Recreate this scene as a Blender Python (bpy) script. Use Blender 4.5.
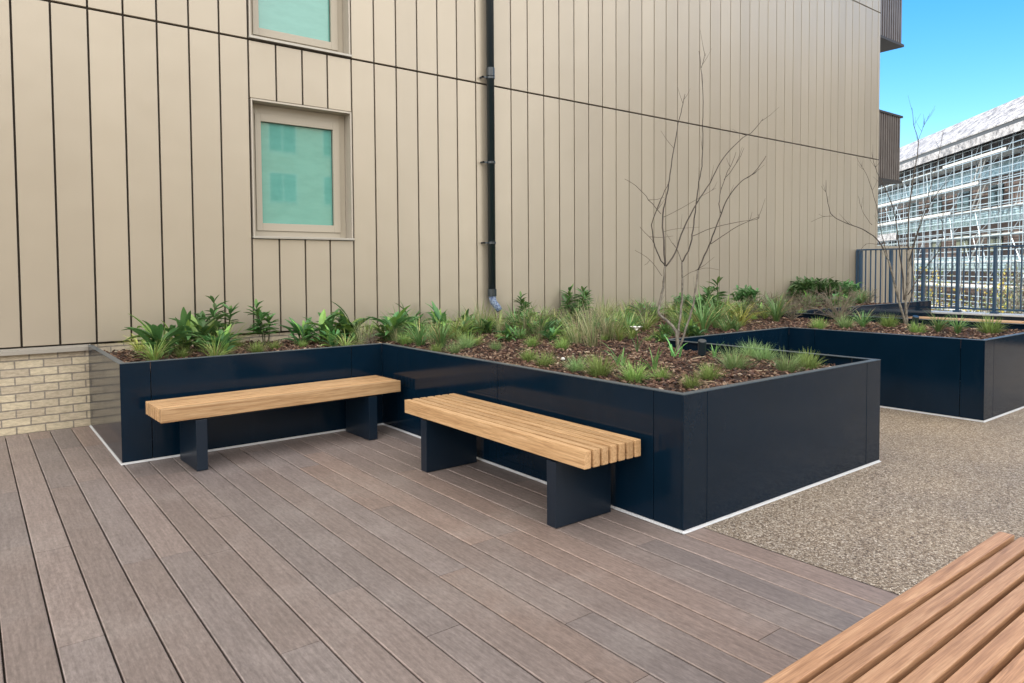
import bpy, bmesh, math, random
from mathutils import Vector, Matrix, noise
R_ = math.radians
scene = bpy.context.scene
for o in list(bpy.data.objects): bpy.data.objects.remove(o)

# ------------------------------------------------------------------ camera
CAMZ = 1.5
F_PX, YAW, PITCH, ROLL, CY = 703.285, 0.6599, -0.039, -0.0066, 296.73
FWD = Vector((math.sin(YAW)*math.cos(PITCH), math.cos(YAW)*math.cos(PITCH), math.sin(PITCH)))
_r = Vector((math.cos(YAW), -math.sin(YAW), 0)); _u = _r.cross(FWD)
RT = math.cos(ROLL)*_r + math.sin(ROLL)*_u
UP = -math.sin(ROLL)*_r + math.cos(ROLL)*_u
cd = bpy.data.cameras.new('camera'); cam = bpy.data.objects.new('camera', cd)
scene.collection.objects.link(cam); scene.camera = cam
cd.sensor_width = 36; cd.lens = F_PX/1024*36; cd.shift_y = (CY-341.5)/1024
cd.clip_start = 0.05; cd.clip_end = 3000
m = Matrix((RT, UP, -FWD)).transposed().to_4x4(); m.translation = Vector((0, 0, CAMZ))
cam.matrix_world = m
scene.render.resolution_x = 1024; scene.render.resolution_y = 683

# ------------------------------------------------------------------ light
TO_SUN_AZ, SUN_EL = R_(-22), R_(38)          # azimuth clockwise from +Y
SUN = Vector((math.sin(TO_SUN_AZ)*math.cos(SUN_EL), math.cos(TO_SUN_AZ)*math.cos(SUN_EL), math.sin(SUN_EL)))
w = bpy.data.worlds.new('World'); scene.world = w; w.use_nodes = True
nt = w.node_tree; bg = nt.nodes['Background']
sky = nt.nodes.new('ShaderNodeTexSky'); sky.sky_type = 'NISHITA'; sky.sun_disc = False
sky.sun_elevation = SUN_EL; sky.sun_rotation = TO_SUN_AZ
sky.air_density = 1.0; sky.dust_density = 0.1; sky.ozone_density = 1.6; sky.altitude = 300
hs = nt.nodes.new('ShaderNodeHueSaturation'); hs.inputs['Saturation'].default_value = 1.45; hs.inputs['Value'].default_value = .82
nt.links.new(sky.outputs[0], hs.inputs['Color'])
# cloud added at unseen zenith and south to light the deck; north-east stays blue
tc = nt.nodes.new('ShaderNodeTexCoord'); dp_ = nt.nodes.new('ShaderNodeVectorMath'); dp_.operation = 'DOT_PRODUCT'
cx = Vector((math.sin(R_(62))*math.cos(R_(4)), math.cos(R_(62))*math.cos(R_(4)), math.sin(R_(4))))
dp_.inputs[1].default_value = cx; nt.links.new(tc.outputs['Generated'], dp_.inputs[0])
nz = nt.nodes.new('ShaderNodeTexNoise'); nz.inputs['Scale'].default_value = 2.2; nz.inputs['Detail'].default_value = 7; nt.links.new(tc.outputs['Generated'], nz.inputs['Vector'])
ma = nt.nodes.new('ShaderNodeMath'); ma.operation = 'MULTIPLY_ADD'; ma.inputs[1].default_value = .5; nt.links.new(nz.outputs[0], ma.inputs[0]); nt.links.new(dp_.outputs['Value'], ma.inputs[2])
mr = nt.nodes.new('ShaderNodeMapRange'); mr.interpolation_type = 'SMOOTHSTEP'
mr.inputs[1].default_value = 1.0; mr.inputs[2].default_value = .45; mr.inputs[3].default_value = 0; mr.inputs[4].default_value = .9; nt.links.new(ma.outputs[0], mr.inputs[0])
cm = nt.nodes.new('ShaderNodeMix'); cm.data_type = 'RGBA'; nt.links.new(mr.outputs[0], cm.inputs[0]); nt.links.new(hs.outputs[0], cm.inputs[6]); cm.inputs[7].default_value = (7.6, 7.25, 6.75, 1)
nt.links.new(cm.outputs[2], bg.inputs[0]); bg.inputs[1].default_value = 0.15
sd = bpy.data.lights.new('sun', 'SUN'); sd.energy = 2.4; sd.angle = R_(0.5); sd.color = (1, .93, .82)
so = bpy.data.objects.new('sun', sd); scene.collection.objects.link(so)
so.rotation_euler = SUN.to_track_quat('Z', 'Y').to_euler()
vs = scene.view_settings; vs.view_transform = 'Standard'; vs.look = 'None'; vs.gamma = 1; vs.use_curve_mapping = False
vs.exposure = 1.38

# ------------------------------------------------------------------ helpers
COL = scene.collection
def ray(u, v): return FWD + RT*((u-512)/F_PX) + UP*((CY-v)/F_PX)
def at_z(u, v, z=.73):
    d = ray(u, v); t = (z-CAMZ)/d.z; return Vector((0, 0, CAMZ)) + d*t
def at_d(u, v, dep):
    return Vector((0, 0, CAMZ)) + ray(u, v)*dep
def link(o, parent=None):
    COL.objects.link(o)
    if parent: o.parent = parent
    return o
def tag(o, label=None, cat=None, group=None, kind=None):
    if label: o['label'] = label
    if cat: o['category'] = cat
    if group: o['group'] = group
    if kind: o['kind'] = kind
    return o
def thing(name, label, cat, loc=(0, 0, 0), rz=0, group=None):
    o = bpy.data.objects.new(name, None); link(o); o.location = loc; o.rotation_euler = (0, 0, rz)
    o.empty_display_size = .1
    return tag(o, label, cat, group)
class MB:
    def __init__(s): s.v = []; s.f = []; s.c = []
    def face(s, pts, c=None):
        n = len(s.v); s.v += [tuple(p) for p in pts]; s.f.append(tuple(range(n, n+len(pts)))); s.c.append(c)
    def raw(s, vs, fs, c=None):
        n = len(s.v); s.v += [tuple(p) for p in vs]
        for f in fs: s.f.append(tuple(n+i for i in f)); s.c.append(c)
    def box(s, x0, x1, y0, y1, z0, z1, c=None, b=0, M=None):
        if b <= 0:
            vs = [(x, y, z) for x in (x0, x1) for y in (y0, y1) for z in (z0, z1)]
            fs = [(0,1,3,2),(4,6,7,5),(0,4,5,1),(2,3,7,6),(0,2,6,4),(1,5,7,3)]
        else:
            bm = bmesh.new(); bmesh.ops.create_cube(bm, size=1)
            for q in bm.verts:
                q.co = Vector(((x0+x1)/2+q.co.x*(x1-x0), (y0+y1)/2+q.co.y*(y1-y0), (z0+z1)/2+q.co.z*(z1-z0)))
            bmesh.ops.bevel(bm, geom=list(bm.edges), offset=b, segments=2, profile=.6, affect='EDGES')
            bm.verts.index_update()
            vs = [q.co.copy() for q in bm.verts]; fs = [[q.index for q in f.verts] for f in bm.faces]; bm.free()
        if M: vs = [M @ Vector(q) for q in vs]
        s.raw(vs, fs, c); return s
    def tube(s, pts, rad, n=8, c=None, cap=True):
        pts = [Vector(p) for p in pts]; rs = rad if isinstance(rad, (list, tuple)) else [rad]*len(pts)
        vs = []; prev = None
        for i, p in enumerate(pts):
            t = (pts[min(i+1, len(pts)-1)]-pts[max(i-1, 0)]).normalized()
            a = prev if prev is not None else (Vector((1, 0, 0)) if abs(t.x) < .9 else Vector((0, 1, 0)))
            x = (a - t*a.dot(t)).normalized(); prev = x; y = t.cross(x)
            for k in range(n):
                an = 2*math.pi*k/n; vs.append(p+(x*math.cos(an)+y*math.sin(an))*rs[i])
        fs = [(i*n+k, i*n+(k+1) % n, (i+1)*n+(k+1) % n, (i+1)*n+k) for i in range(len(pts)-1) for k in range(n)]
        if cap: fs += [tuple(range(n))[::-1], tuple((len(pts)-1)*n+k for k in range(n))]
        s.raw(vs, fs, c); return s
    def build(s, name, mat, parent=None, smooth=False, mats=None):
        me = bpy.data.meshes.new(name); me.from_pydata(s.v, [], s.f)
        if any(c is not None for c in s.c):
            ca = me.color_attributes.new('tint', 'FLOAT_COLOR', 'CORNER'); i = 0
            buf = []
            for f, c in zip(s.f, s.c):
                c = c if c is not None else (.5, .5, .5)
                buf += [c[0], c[1], c[2], 1.0]*len(f)
            ca.data.foreach_set('color', buf)
        me.materials.append(mat)
        if smooth: me.polygons.foreach_set('use_smooth', [True]*len(me.polygons))
        me.update()
        return link(bpy.data.objects.new(name, me), parent)
def outward(o):
    bm = bmesh.new(); bm.from_mesh(o.data); bmesh.ops.recalc_face_normals(bm, faces=bm.faces); bm.to_mesh(o.data); bm.free(); return o

# ------------------------------------------------------------------ materials
def mat(name, base=(.5,.5,.5), rough=.5, metal=0, ior=1.5, build=None, coat=0):
    m = bpy.data.materials.new(name); m.use_nodes = True; t = m.node_tree; b = t.nodes['Principled BSDF']
    b.inputs['Base Color'].default_value = (*base, 1); b.inputs['Roughness'].default_value = rough
    b.inputs['Metallic'].default_value = metal; b.inputs['IOR'].default_value = ior
    b.inputs['Coat Weight'].default_value = coat; b.inputs['Coat Roughness'].default_value = .04
    if build: build(t, b)
    return m
def N(t, k, **kw):
    n = t.nodes.new(k)
    for a, v in kw.items():
        if a in n.inputs: n.inputs[a].default_value = v
        else: setattr(n, a, v)
    return n
def ramp(t, src, stops):
    r = t.nodes.new('ShaderNodeValToRGB'); e = r.color_ramp.elements
    while len(e) < len(stops): e.new(.5)
    for q, (p, c) in zip(e, stops): q.position = p; q.color = (*c, 1) if len(c) == 3 else c
    t.links.new(src, r.inputs[0]); return r.outputs[0]
def mapped(t, scale=(1,1,1), coord='Object', rot=(0,0,0)):
    c = t.nodes.new('ShaderNodeTexCoord'); mp = t.nodes.new('ShaderNodeMapping')
    mp.inputs['Scale'].default_value = scale; mp.inputs['Rotation'].default_value = rot
    t.links.new(c.outputs[coord], mp.inputs[0]); return mp.outputs[0]
def noise_n(t, vec, sc, det=4, rough=.55):
    n = N(t, 'ShaderNodeTexNoise', Scale=sc, Detail=det, Roughness=rough); t.links.new(vec, n.inputs['Vector']); return n
def mix(t, a, b, fac, mode='MIX'):
    mx = t.nodes.new('ShaderNodeMix'); mx.data_type = 'RGBA'; mx.blend_type = mode
    for s, i in ((fac, 0), (a, 6), (b, 7)):
        if isinstance(s, (int, float)): mx.inputs[i].default_value = s
        elif isinstance(s, tuple): mx.inputs[i].default_value = (*s, 1)
        else: t.links.new(s, mx.inputs[i])
    return mx.outputs[2]
def bump(t, b, h, st=.3, dist=.01):
    n = t.nodes.new('ShaderNodeBump'); n.inputs['Strength'].default_value = st; n.inputs['Distance'].default_value = dist
    t.links.new(h, n.inputs['Height']); t.links.new(n.outputs[0], b.inputs['Normal'])
def tint(t):
    n = t.nodes.new('ShaderNodeVertexColor'); n.layer_name = 'tint'; return n.outputs[0]

def b_clad(t, b):
    v = mapped(t, (1, 1, .35)); n = noise_n(t, v, 1.2, 3)
    c = ramp(t, n.outputs[0], [(.3, (.43, .382, .305)), (.7, (.46, .41, .33))])
    c = mix(t, c, tint(t), .22)
    v2 = mapped(t, (1, 1, .12)); n2 = noise_n(t, v2, 14, 5)
    t.links.new(c, b.inputs['Base Color'])
    n3 = noise_n(t, mapped(t), 1.5, 2); bump(t, b, n3.outputs[0], .4, .02)
CLAD = mat('cladding_metal', rough=.33, metal=.3, build=b_clad)
def b_bronze(t, b):
    n = noise_n(t, mapped(t), 3, 3)
    t.links.new(ramp(t, n.outputs[0], [(.3, (.15, .13, .12)), (.7, (.20, .178, .165))]), b.inputs['Base Color'])
BRONZE = mat('bronze_metal', rough=.4, metal=.3, build=b_bronze)
def b_navy(t, b):
    n = noise_n(t, mapped(t), 2.2, 4)
    c = ramp(t, n.outputs[0], [(.3, (.002, .011, .024)), (.7, (.003, .014, .031))])
    d1 = noise_n(t, mapped(t, (1, 1, .25)), 7, 7, .7); d2 = noise_n(t, mapped(t), 90, 3, .6)
    c = mix(t, c, (.10, .10, .095), ramp(t, mix(t, d1.outputs[0], d2.outputs[0], .35), [(.54, (0, 0, 0)), (.76, (.07, .07, .07))]))
    t.links.new(c, b.inputs['Base Color'])
    n2 = noise_n(t, mapped(t), 9, 4)
    r = N(t, 'ShaderNodeMapRange'); r.inputs[3].default_value = .07; r.inputs[4].default_value = .16
    t.links.new(n2.outputs[0], r.inputs[0]); t.links.new(r.outputs[0], b.inputs['Roughness'])
    n3 = noise_n(t, mapped(t), 1.3, 1); bump(t, b, n3.outputs[0], .12, .02)
NAVY = mat('navy_powder_coat', ior=1.34, build=b_navy)
NAVY2 = mat('navy_satin', (.004, .013, .027), rough=.32)
FENCE = mat('fence_blue_paint', (.02, .06, .12), rough=.35)
RIM = mat('rim_metal', (.07, .10, .13), rough=.34, metal=.4)  # navy rim greyed: its sky reflection is put into the base colour
ALU = mat('aluminium_trim', (.75, .77, .8), rough=.35, metal=.3)
FLASH = mat('flashing_metal', (.42, .40, .36), rough=.35, metal=.4)
DARK = mat('dark_backing', (.045, .036, .028), rough=.8)
BLACKP = mat('pipe_black_paint', (.014, .026, .036), rough=.28, ior=1.6, coat=.2)
def b_foil(t, b):
    n = noise_n(t, mapped(t), 40, 3)
    t.links.new(ramp(t, n.outputs[0], [(.35, (.03, .06, .16)), (.62, (.28, .36, .5))]), b.inputs['Base Color']); bump(t, b, n.outputs[0], .8, .01)
FOIL = mat('plastic_wrap', rough=.4, build=b_foil)
def wood(name, c0, c1, c2):
    def f(t, b):
        info = t.nodes.new('ShaderNodeObjectInfo')
        c = t.nodes.new('ShaderNodeTexCoord'); ad = N(t, 'ShaderNodeVectorMath', operation='ADD')
        sc = N(t, 'ShaderNodeVectorMath', operation='SCALE'); sc.inputs[0].default_value = (13.7, 5.1, 3.3)
        t.links.new(info.outputs['Random'], sc.inputs['Scale'])
        t.links.new(c.outputs['Object'], ad.inputs[0]); t.links.new(sc.outputs[0], ad.inputs[1])
        mp = t.nodes.new('ShaderNodeMapping'); mp.inputs['Scale'].default_value = (.8, 22, 22); t.links.new(ad.outputs[0], mp.inputs[0])
        n = noise_n(t, mp.outputs[0], 2.6, 8, .68); n.inputs['Distortion'].default_value = .9
        col = ramp(t, n.outputs[0], [(.30, c0), (.5, c1), (.70, c2)])
        mp2 = t.nodes.new('ShaderNodeMapping'); mp2.inputs['Scale'].default_value = (5, 160, 160); t.links.new(ad.outputs[0], mp2.inputs[0])
        n2 = noise_n(t, mp2.outputs[0], 2, 3)
        col = mix(t, col, ramp(t, n2.outputs[0], [(.35, (.6, .55, .48)), (.6, (1, 1, 1))]), .6, 'MULTIPLY')
        hs = t.nodes.new('ShaderNodeHueSaturation')
        r = N(t, 'ShaderNodeMapRange'); r.inputs[3].default_value = .78; r.inputs[4].default_value = 1.08
        t.links.new(info.outputs['Random'], r.inputs[0]); t.links.new(r.outputs[0], hs.inputs['Value']); t.links.new(col, hs.inputs['Color'])
        t.links.new(hs.outputs[0], b.inputs['Base Color']); bump(t, b, n2.outputs[0], .15, .002)
    return mat(name, rough=.5, build=f)
WOOD = wood('oiled_hardwood', (.40, .22, .10), (.62, .39, .20), (.76, .52, .30))
WOOD_RED = wood('reddish_hardwood', (.28, .145, .075), (.50, .28, .155), (.64, .40, .24))
def b_deck(t, b):
    v = mapped(t, (26, 1.6, 1)); n = noise_n(t, v, 2.2, 6, .65)
    c = mix(t, tint(t), ramp(t, n.outputs[0], [(.3, (.70, .68, .67)), (.7, (1.12, 1.1, 1.08))]), 1.0, 'MULTIPLY')
    n2 = noise_n(t, mapped(t), 1.7, 5, .6)      # worn dusty blotches
    c = mix(t, c, (.34, .305, .285), ramp(t, n2.outputs[0], [(.5, (0, 0, 0)), (.75, (.38, .38, .38))]))
    n3 = noise_n(t, mapped(t, (1, .3, 1)), 75, 5, .75)
    c = mix(t, c, ramp(t, n3.outputs[0], [(.32, (.62, .61, .60)), (.66, (1.18, 1.18, 1.18))]), .8, 'MULTIPLY')
    t.links.new(c, b.inputs['Base Color'])
    v4 = mapped(t, (150, 2, 1)); n4 = noise_n(t, v4, 2, 3); bump(t, b, n4.outputs[0], .25, .002)
    t.links.new(ramp(t, n2.outputs[0], [(.3, (.42, .42, .42)), (.7, (.62, .62, .62))]), b.inputs['Roughness'])
DECK = mat('composite_deck', build=b_deck)
def b_gravel(t, b):
    v = mapped(t)
    vo = N(t, 'ShaderNodeTexVoronoi', Scale=115.0); t.links.new(v, vo.inputs['Vector'])
    c = ramp(t, vo.outputs['Color'], [(.08, (.09, .06, .042)), (.3, (.27, .205, .145)), (.52, (.43, .35, .265)), (.75, (.62, .54, .44)), (.95, (.95, .88, .78))])
    n = noise_n(t, v, .8, 4); c = mix(t, c, ramp(t, n.outputs[0], [(.3, (.8, .8, .82)), (.7, (1.08, 1.05, 1))]), 1, 'MULTIPLY')
    vo2 = N(t, 'ShaderNodeTexVoronoi', Scale=115.0, feature='DISTANCE_TO_EDGE'); t.links.new(v, vo2.inputs['Vector'])
    c = mix(t, c, ramp(t, vo2.outputs['Distance'], [(0, (.45, .42, .38)), (.12, (1, 1, 1))]), 1, 'MULTIPLY')
    t.links.new(c, b.inputs['Base Color'])
    bump(t, b, ramp(t, vo2.outputs['Distance'], [(0, (0, 0, 0)), (.3, (1, 1, 1))]), .9, .004)
GRAVEL = mat('resin_bound_gravel', rough=.5, build=b_gravel)
def b_brick(t, b):
    c = t.nodes.new('ShaderNodeTexCoord'); sp = t.nodes.new('ShaderNodeSeparateXYZ'); cb = t.nodes.new('ShaderNodeCombineXYZ')
    t.links.new(c.outputs['Object'], sp.inputs[0]); t.links.new(sp.outputs[0], cb.inputs[0]); t.links.new(sp.outputs[2], cb.inputs[1])
    wob = noise_n(t, cb.outputs[0], 9, 3); vm = N(t, 'ShaderNodeVectorMath', operation='MULTIPLY_ADD')
    vm.inputs[1].default_value = (.012, .010, 0); t.links.new(wob.outputs['Color'], vm.inputs[0]); t.links.new(cb.outputs[0], vm.inputs[2])
    br = t.nodes.new('ShaderNodeTexBrick'); t.links.new(vm.outputs[0], br.inputs['Vector'])
    br.inputs['Color1'].default_value = (.68, .60, .44, 1); br.inputs['Color2'].default_value = (.50, .43, .33, 1)
    br.inputs['Mortar'].default_value = (.30, .27, .23, 1); br.inputs['Scale'].default_value = 1
    br.inputs['Mortar Size'].default_value = .0065; br.inputs['Mortar Smooth'].default_value = .2
    br.inputs['Brick Width'].default_value = .225; br.inputs['Row Height'].default_value = .0765
    n = noise_n(t, mapped(t, (1, 1, 3)), 16, 5, .7)
    col = mix(t, br.outputs[0], ramp(t, n.outputs[0], [(.3, (.6, .58, .55)), (.7, (1.2, 1.2, 1.2))]), .8, 'MULTIPLY')
    t.links.new(col, b.inputs['Base Color'])
    inv = N(t, 'ShaderNodeMath', operation='SUBTRACT'); inv.inputs[0].default_value = 1; t.links.new(br.outputs['Fac'], inv.inputs[1])
    ad = N(t, 'ShaderNodeMath', operation='MULTIPLY_ADD'); t.links.new(n.outputs[0], ad.inputs[0]); ad.inputs[1].default_value = .5; t.links.new(inv.outputs[0], ad.inputs[2])
    bump(t, b, ad.outputs[0], .8, .012)
BRICK = mat('pale_yellow_brick', rough=.85, build=b_brick)
def b_leaf(c0, c1):
    def f(t, b):
        c = mix(t, tint(t), (1, 1, 1), 0.0)
        info = t.nodes.new('ShaderNodeObjectInfo'); hs = t.nodes.new('ShaderNodeHueSaturation')
        r = N(t, 'ShaderNodeMapRange'); r.inputs[3].default_value = .85; r.inputs[4].default_value = 1.5
        t.links.new(info.outputs['Random'], r.inputs[0]); t.links.new(r.outputs[0], hs.inputs['Value']); t.links.new(c, hs.inputs['Color'])
        r2 = N(t, 'ShaderNodeMapRange'); r2.inputs[3].default_value = .485; r2.inputs[4].default_value = .515
        t.links.new(info.outputs['Random'], r2.inputs[0]); t.links.new(r2.outputs[0], hs.inputs['Hue'])
        t.links.new(hs.outputs[0], b.inputs['Base Color'])
        tr = t.nodes.new('ShaderNodeBsdfTranslucent'); t.links.new(hs.outputs[0], tr.inputs[0])
        ms = t.nodes.new('ShaderNodeMixShader'); ms.inputs[0].default_value = .25
        out = t.nodes['Material Output']
        t.links.new(b.outputs[0], ms.inputs[1]); t.links.new(tr.outputs[0], ms.inputs[2]); t.links.new(ms.outputs[0], out.inputs[0])
    return f
LEAF = mat('leaf', rough=.38, build=b_leaf(0, 0))
LEAFM = mat('leaf_matte', rough=.65, build=b_leaf(0, 0))
def b_bark(t, b):
    n = noise_n(t, mapped(t, (1, 1, .3)), 30, 5)
    t.links.new(ramp(t, n.outputs[0], [(.3, (.035, .028, .025)), (.7, (.10, .085, .07))]), b.inputs['Base Color']); bump(t, b, n.outputs[0], .4, .004)
BARK = mat('bark', rough=.8, build=b_bark)
BARK2 = mat('pale_bark', rough=.8, build=lambda t, b: (lambda n: t.links.new(ramp(t, n.outputs[0], [(.35, (.10, .09, .075)), (.65, (.26, .24, .20))]), b.inputs['Base Color']))(noise_n(t, mapped(t), 25, 4)))
def b_tint(t, b):
    n = noise_n(t, mapped(t), 60, 3)
    t.links.new(mix(t, tint(t), ramp(t, n.outputs[0], [(.3, (.7, .7, .7)), (.7, (1.1, 1.1, 1.1))]), 1, 'MULTIPLY'), b.inputs['Base Color'])
CHIP = mat('bark_chips', rough=.7, build=b_tint)
def b_soil(t, b):
    n = noise_n(t, mapped(t), 26, 6, .7)
    t.links.new(ramp(t, n.outputs[0], [(.35, (.018, .010, .007)), (.6, (.07, .038, .024)), (.75, (.14, .085, .055))]), b.inputs['Base Color']); bump(t, b, n.outputs[0], 1, .03)
SOIL = mat('soil', rough=.9, build=b_soil)

# ------------------------------------------------------------------ setting: ground, terrace, deck
random.seed(7)
def sheet(name, x0, x1, y0, y1, z, m):
    b = MB(); b.face([(x0, y0, z), (x1, y0, z), (x1, y1, z), (x0, y1, z)]); return tag(b.build(name, m), kind='structure')
GROUNDM = mat('ground_asphalt', rough=.85, build=lambda t, b: (lambda n: t.links.new(ramp(t, n.outputs[0], [(.3, (.10, .10, .10)), (.7, (.22, .21, .2))]), b.inputs['Base Color']))(noise_n(t, mapped(t), .3, 5)))
sheet('ground', -900, 1500, -900, 1500, -4.0, GROUNDM)
CONC = mat('concrete', (.3, .29, .27), rough=.8)
tb = MB(); tb.box(-12, 16.35, -15, 7.9, -4.01, -.06); tag(tb.build('terrace_slab', CONC), kind='structure')
sheet('gravel_surface', 3.331, 16.3, -14.9, 7.92, 0.0, GRAVEL)
sheet('gravel_path', -12, 3.33, -14.9, -2.6, -0.004, GRAVEL)

def deck():
    b = MB(); pitch = .1717; x_l = .242; gap = .007; cf = .0042
    und = MB(); und.face([(-6, -2.6, -.03), (3.34, -2.6, -.03), (3.34, 7.93, -.03), (-6, 7.93, -.03)])
    for k in range(-36, 18):
        x0 = x_l+pitch*k+gap/2; x1 = x0+pitch-gap
        if x1 > 3.34: x1 = 3.335
        y = -2.6 - random.random()*2.4; 
        while y < 7.92:
            L = random.choice([1.2, 1.8, 2.4, 3.0, 3.6]); ya = max(y, -2.59); yb = min(y+L-.003, 7.922); y += L
            if yb-ya < .05: continue
            g = random.uniform(.88, 1.09); q = random.random()
            base = (.248, .206, .194) if q < .6 else ((.228, .197, .192) if q < .85 else (.268, .210, .188))
            c = tuple(v*g for v in base); z = -random.random()*.0012
            pr = [(x0, z-.024), (x0, z-cf), (x0+cf*.3, z-cf*.35), (x0+cf, z), (x1-cf, z), (x1-cf*.3, z-cf*.35), (x1, z-cf), (x1, z-.024)]
            n = len(pr)
            vs = [(px, ya, pz) for px, pz in pr]+[(px, yb, pz) for px, pz in pr]
            fs = [(i, i+1, n+i+1, n+i) for i in range(n-1)]+[tuple(range(n))[::-1], tuple(range(n, 2*n))]
            b.raw(vs, fs, c)
            light = tuple(min(.75, v*1.5) for v in c); m0 = len(b.f)-len(fs)  # wear and glancing light painted into left chamfers; right ones slightly darker
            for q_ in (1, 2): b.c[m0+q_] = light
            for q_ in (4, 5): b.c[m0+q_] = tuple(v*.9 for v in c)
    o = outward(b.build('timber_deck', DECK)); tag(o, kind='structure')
    tag(und.build('deck_substrate', DARK), kind='structure')
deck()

# ------------------------------------------------------------------ the clad building
XB = .916; YW = 7.927; ZJ = 4.039; ZJ2 = 7.47; ZB = .80; XE = 17.2
bld = thing('clad_building', 'building clad in vertical champagne metal panels on a pale brick plinth', 'building', (8, 8, 0))
bld.location = (0, 0, 0)
def seam(k): return .391+.3035*k
def wall():
    b = MB(); g = .018
    WX0, WX1, WZ0, WZ1 = seam(7), seam(11), 1.865, 3.40       # lower window slot
    U0, U1 = 4.055, 5.62
    def panel(x0, x1, z0, z1):
        if z1-z0 < .03: return
        r = random.uniform(-1, 1)
        c = (.44+r*.09, .385+r*.08, .31+r*.06)
        b.box(x0+g/2, x1-g/2, YW, YW+.035, z0, z1, c, b=.004)
    rows = [(ZB+.012, ZJ-.011), (ZJ+.011, ZJ2-.011), (ZJ2+.011, 10.9), (10.92, 14.3), (14.32, 17.7), (17.72, 24)]
    for k in range(-40, 56):
        x0, x1 = seam(k), seam(k+1)
        if x1 > XE: x1 = XE
        if x1-x0 < .05: continue
        for ri, (z0, z1) in enumerate(rows):
            segs = [(z0, z1)]
            if 7 <= k < 11:
                if ri == 0: segs = [(z0, WZ0-.008), (WZ1+.008, z1)]
                if ri == 1: segs = [(U1+.008, z1)]
            for s in segs: panel(x0, x1, *s)
    outward(b.build('cladding', CLAD, bld))
    # backing wall with the openings left out, and the far and rear sides
    k = MB(); yb = YW+.034
    X0 = seam(-40)
    k.box(X0, WX0, yb, yb+.25, ZB, 24); k.box(WX1, XE-.002, yb, yb+.25, ZB, 24)
    k.box(WX0, WX1, yb, yb+.25, ZB, WZ0); k.box(WX0, WX1, yb, yb+.25, WZ1, U0); k.box(WX0, WX1, yb, yb+.25, U1, 24)
    k.build('backing_wall', DARK, bld)
    s = MB(); s.box(X0, XE-.004, YW+.29, YW+12, -4, 24); s.build('core_wall', BRONZE, bld)
    p = MB(); p.box(X0, XB+.03, YW+.006, YW+.28, -.05, .765); p.box(XB+.03, XE-.01, YW+.03, YW+.28, -.05, .79); p.build('brick_plinth', BRICK, bld)
    f = MB(); fx = XB+.03; f.box(X0, fx, YW-.045, YW+.05, .766, .778); f.box(X0, fx, YW-.045, YW-.040, .742, .766); f.box(X0, fx, YW+.0, YW+.03, .779, .797)
    f.build('flashing', FLASH, bld)
    for (z0, z1) in ((WZ0, WZ1), (U0, U1)):
        window(WX0, WX1, z0, z1)
DARKM = mat('dark_trim_metal', (.035, .033, .033), rough=.5)
FRAMEM = mat('window_frame_paint', (.42, .38, .31), rough=.4)
def b_pane(t, b):
    n = noise_n(t, mapped(t, (1, 1, 3)), 5, 3)
    c = t.nodes.new('ShaderNodeTexCoord'); sp = t.nodes.new('ShaderNodeSeparateXYZ'); t.links.new(c.outputs['Object'], sp.inputs[0])
    t.links.new(ramp(t, n.outputs[0], [(.35, (.12, .36, .31)), (.65, (.135, .39, .34))]), b.inputs['Base Color'])
PANE = mat('teal_coated_glass', rough=.03, ior=1.75, build=b_pane, coat=.3)
def window(x0, x1, z0, z1):
    wn = MB(); d = .26; t = .016; e = -.012
    # thin metal surround lining the reveal
    wn.box(x0+.012, x0+.012+t, YW+e, YW+d, z0, z1); wn.box(x1-.03, x1-.012, YW+e, YW+d, z0, z1)
    wn.box(x0+.03, x1-.032, YW+e, YW+d, z1-.02, z1); 
    win = wn.build('window', CLADLIP, bld)
    s = MB(); s.box(x0+.005, x1-.005, YW-.035, YW+d, z0-.004, z0+.022, b=.003); s.build('sill', FLASH, win)
    # outer frame and casement
    f = MB(); a0, a1, c0, c1 = x0+.03, x1-.032, z0+.022, z1-.022; y0 = YW+.15; 
    def ring(a0, a1, c0, c1, wd, y0, y1, wl=None, wt=None):
        bv = .003 if wd > .02 else 0
        wl = wl or wd; wt = wt or wd
        f.box(a0, a0+wl, y0, y1, c0, c1, b=bv); f.box(a1-wd, a1, y0, y1, c0, c1, b=bv)
        f.box(a0+wl, a1-wd, y0, y1, c0, c0+wd, b=bv); f.box(a0+wl, a1-wd, y0, y1, c1-wt, c1, b=bv)
    ring(a0, a1, c0, c1, .07, y0, y0+.09, wt=.10)
    ring(a0+.071, a1-.071, c0+.071, c1-.101, .085, y0-.015, y0+.07, wl=.065)
    f.build('frame', FRAMEM, win)
    gk = MB()
    f = gk; ring(a0+.129, a1-.149, c0+.149, c1-.179, .009, y0+.018, y0+.03); gk.build('gasket', DARKM, win)
    p = MB(); p.box(a0+.13, a1-.15, y0+.03, y0+.045, c0+.15, c1-.18); p.build('pane', PANE, win)
CLADLIP = mat('reveal_metal', (.46, .42, .36), rough=.4, metal=.2)
wall()
def balcony(z0, z1, label):
    x0, x1, y0, y1 = XE+.001, 18.85, YW+.25, YW+2.2
    b = MB(); b.box(x0, x1, y0, y1, z0+.06, z1-.05)
    n = 14; 
    for i in range(n):
        xa = x0+(x1-x0)*(i+.12)/n; xb = x0+(x1-x0)*(i+.68)/n
        b.box(xa, xb, y0-.025, y0-.0005, z0+.06, z1-.05)
    n = 22
    for i in range(n):
        ya = y0+(y1-y0)*(i+.1)/n; yb = y0+(y1-y0)*(i+.68)/n
        b.box(x1+.0005, x1+.025, ya, yb, z0+.06, z1-.05)
    bb = b.build('balcony', BRONZE, bld)
    c = MB(); c.box(x0, x1+.06, y0-.05, y1, z1-.05, z1); c.build('coping', DARKM, bb)
    c = MB(); c.box(x0, x1+.06, y0-.05, y1, z0, z0+.06); c.build('soffit', DARKM, bb)
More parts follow.
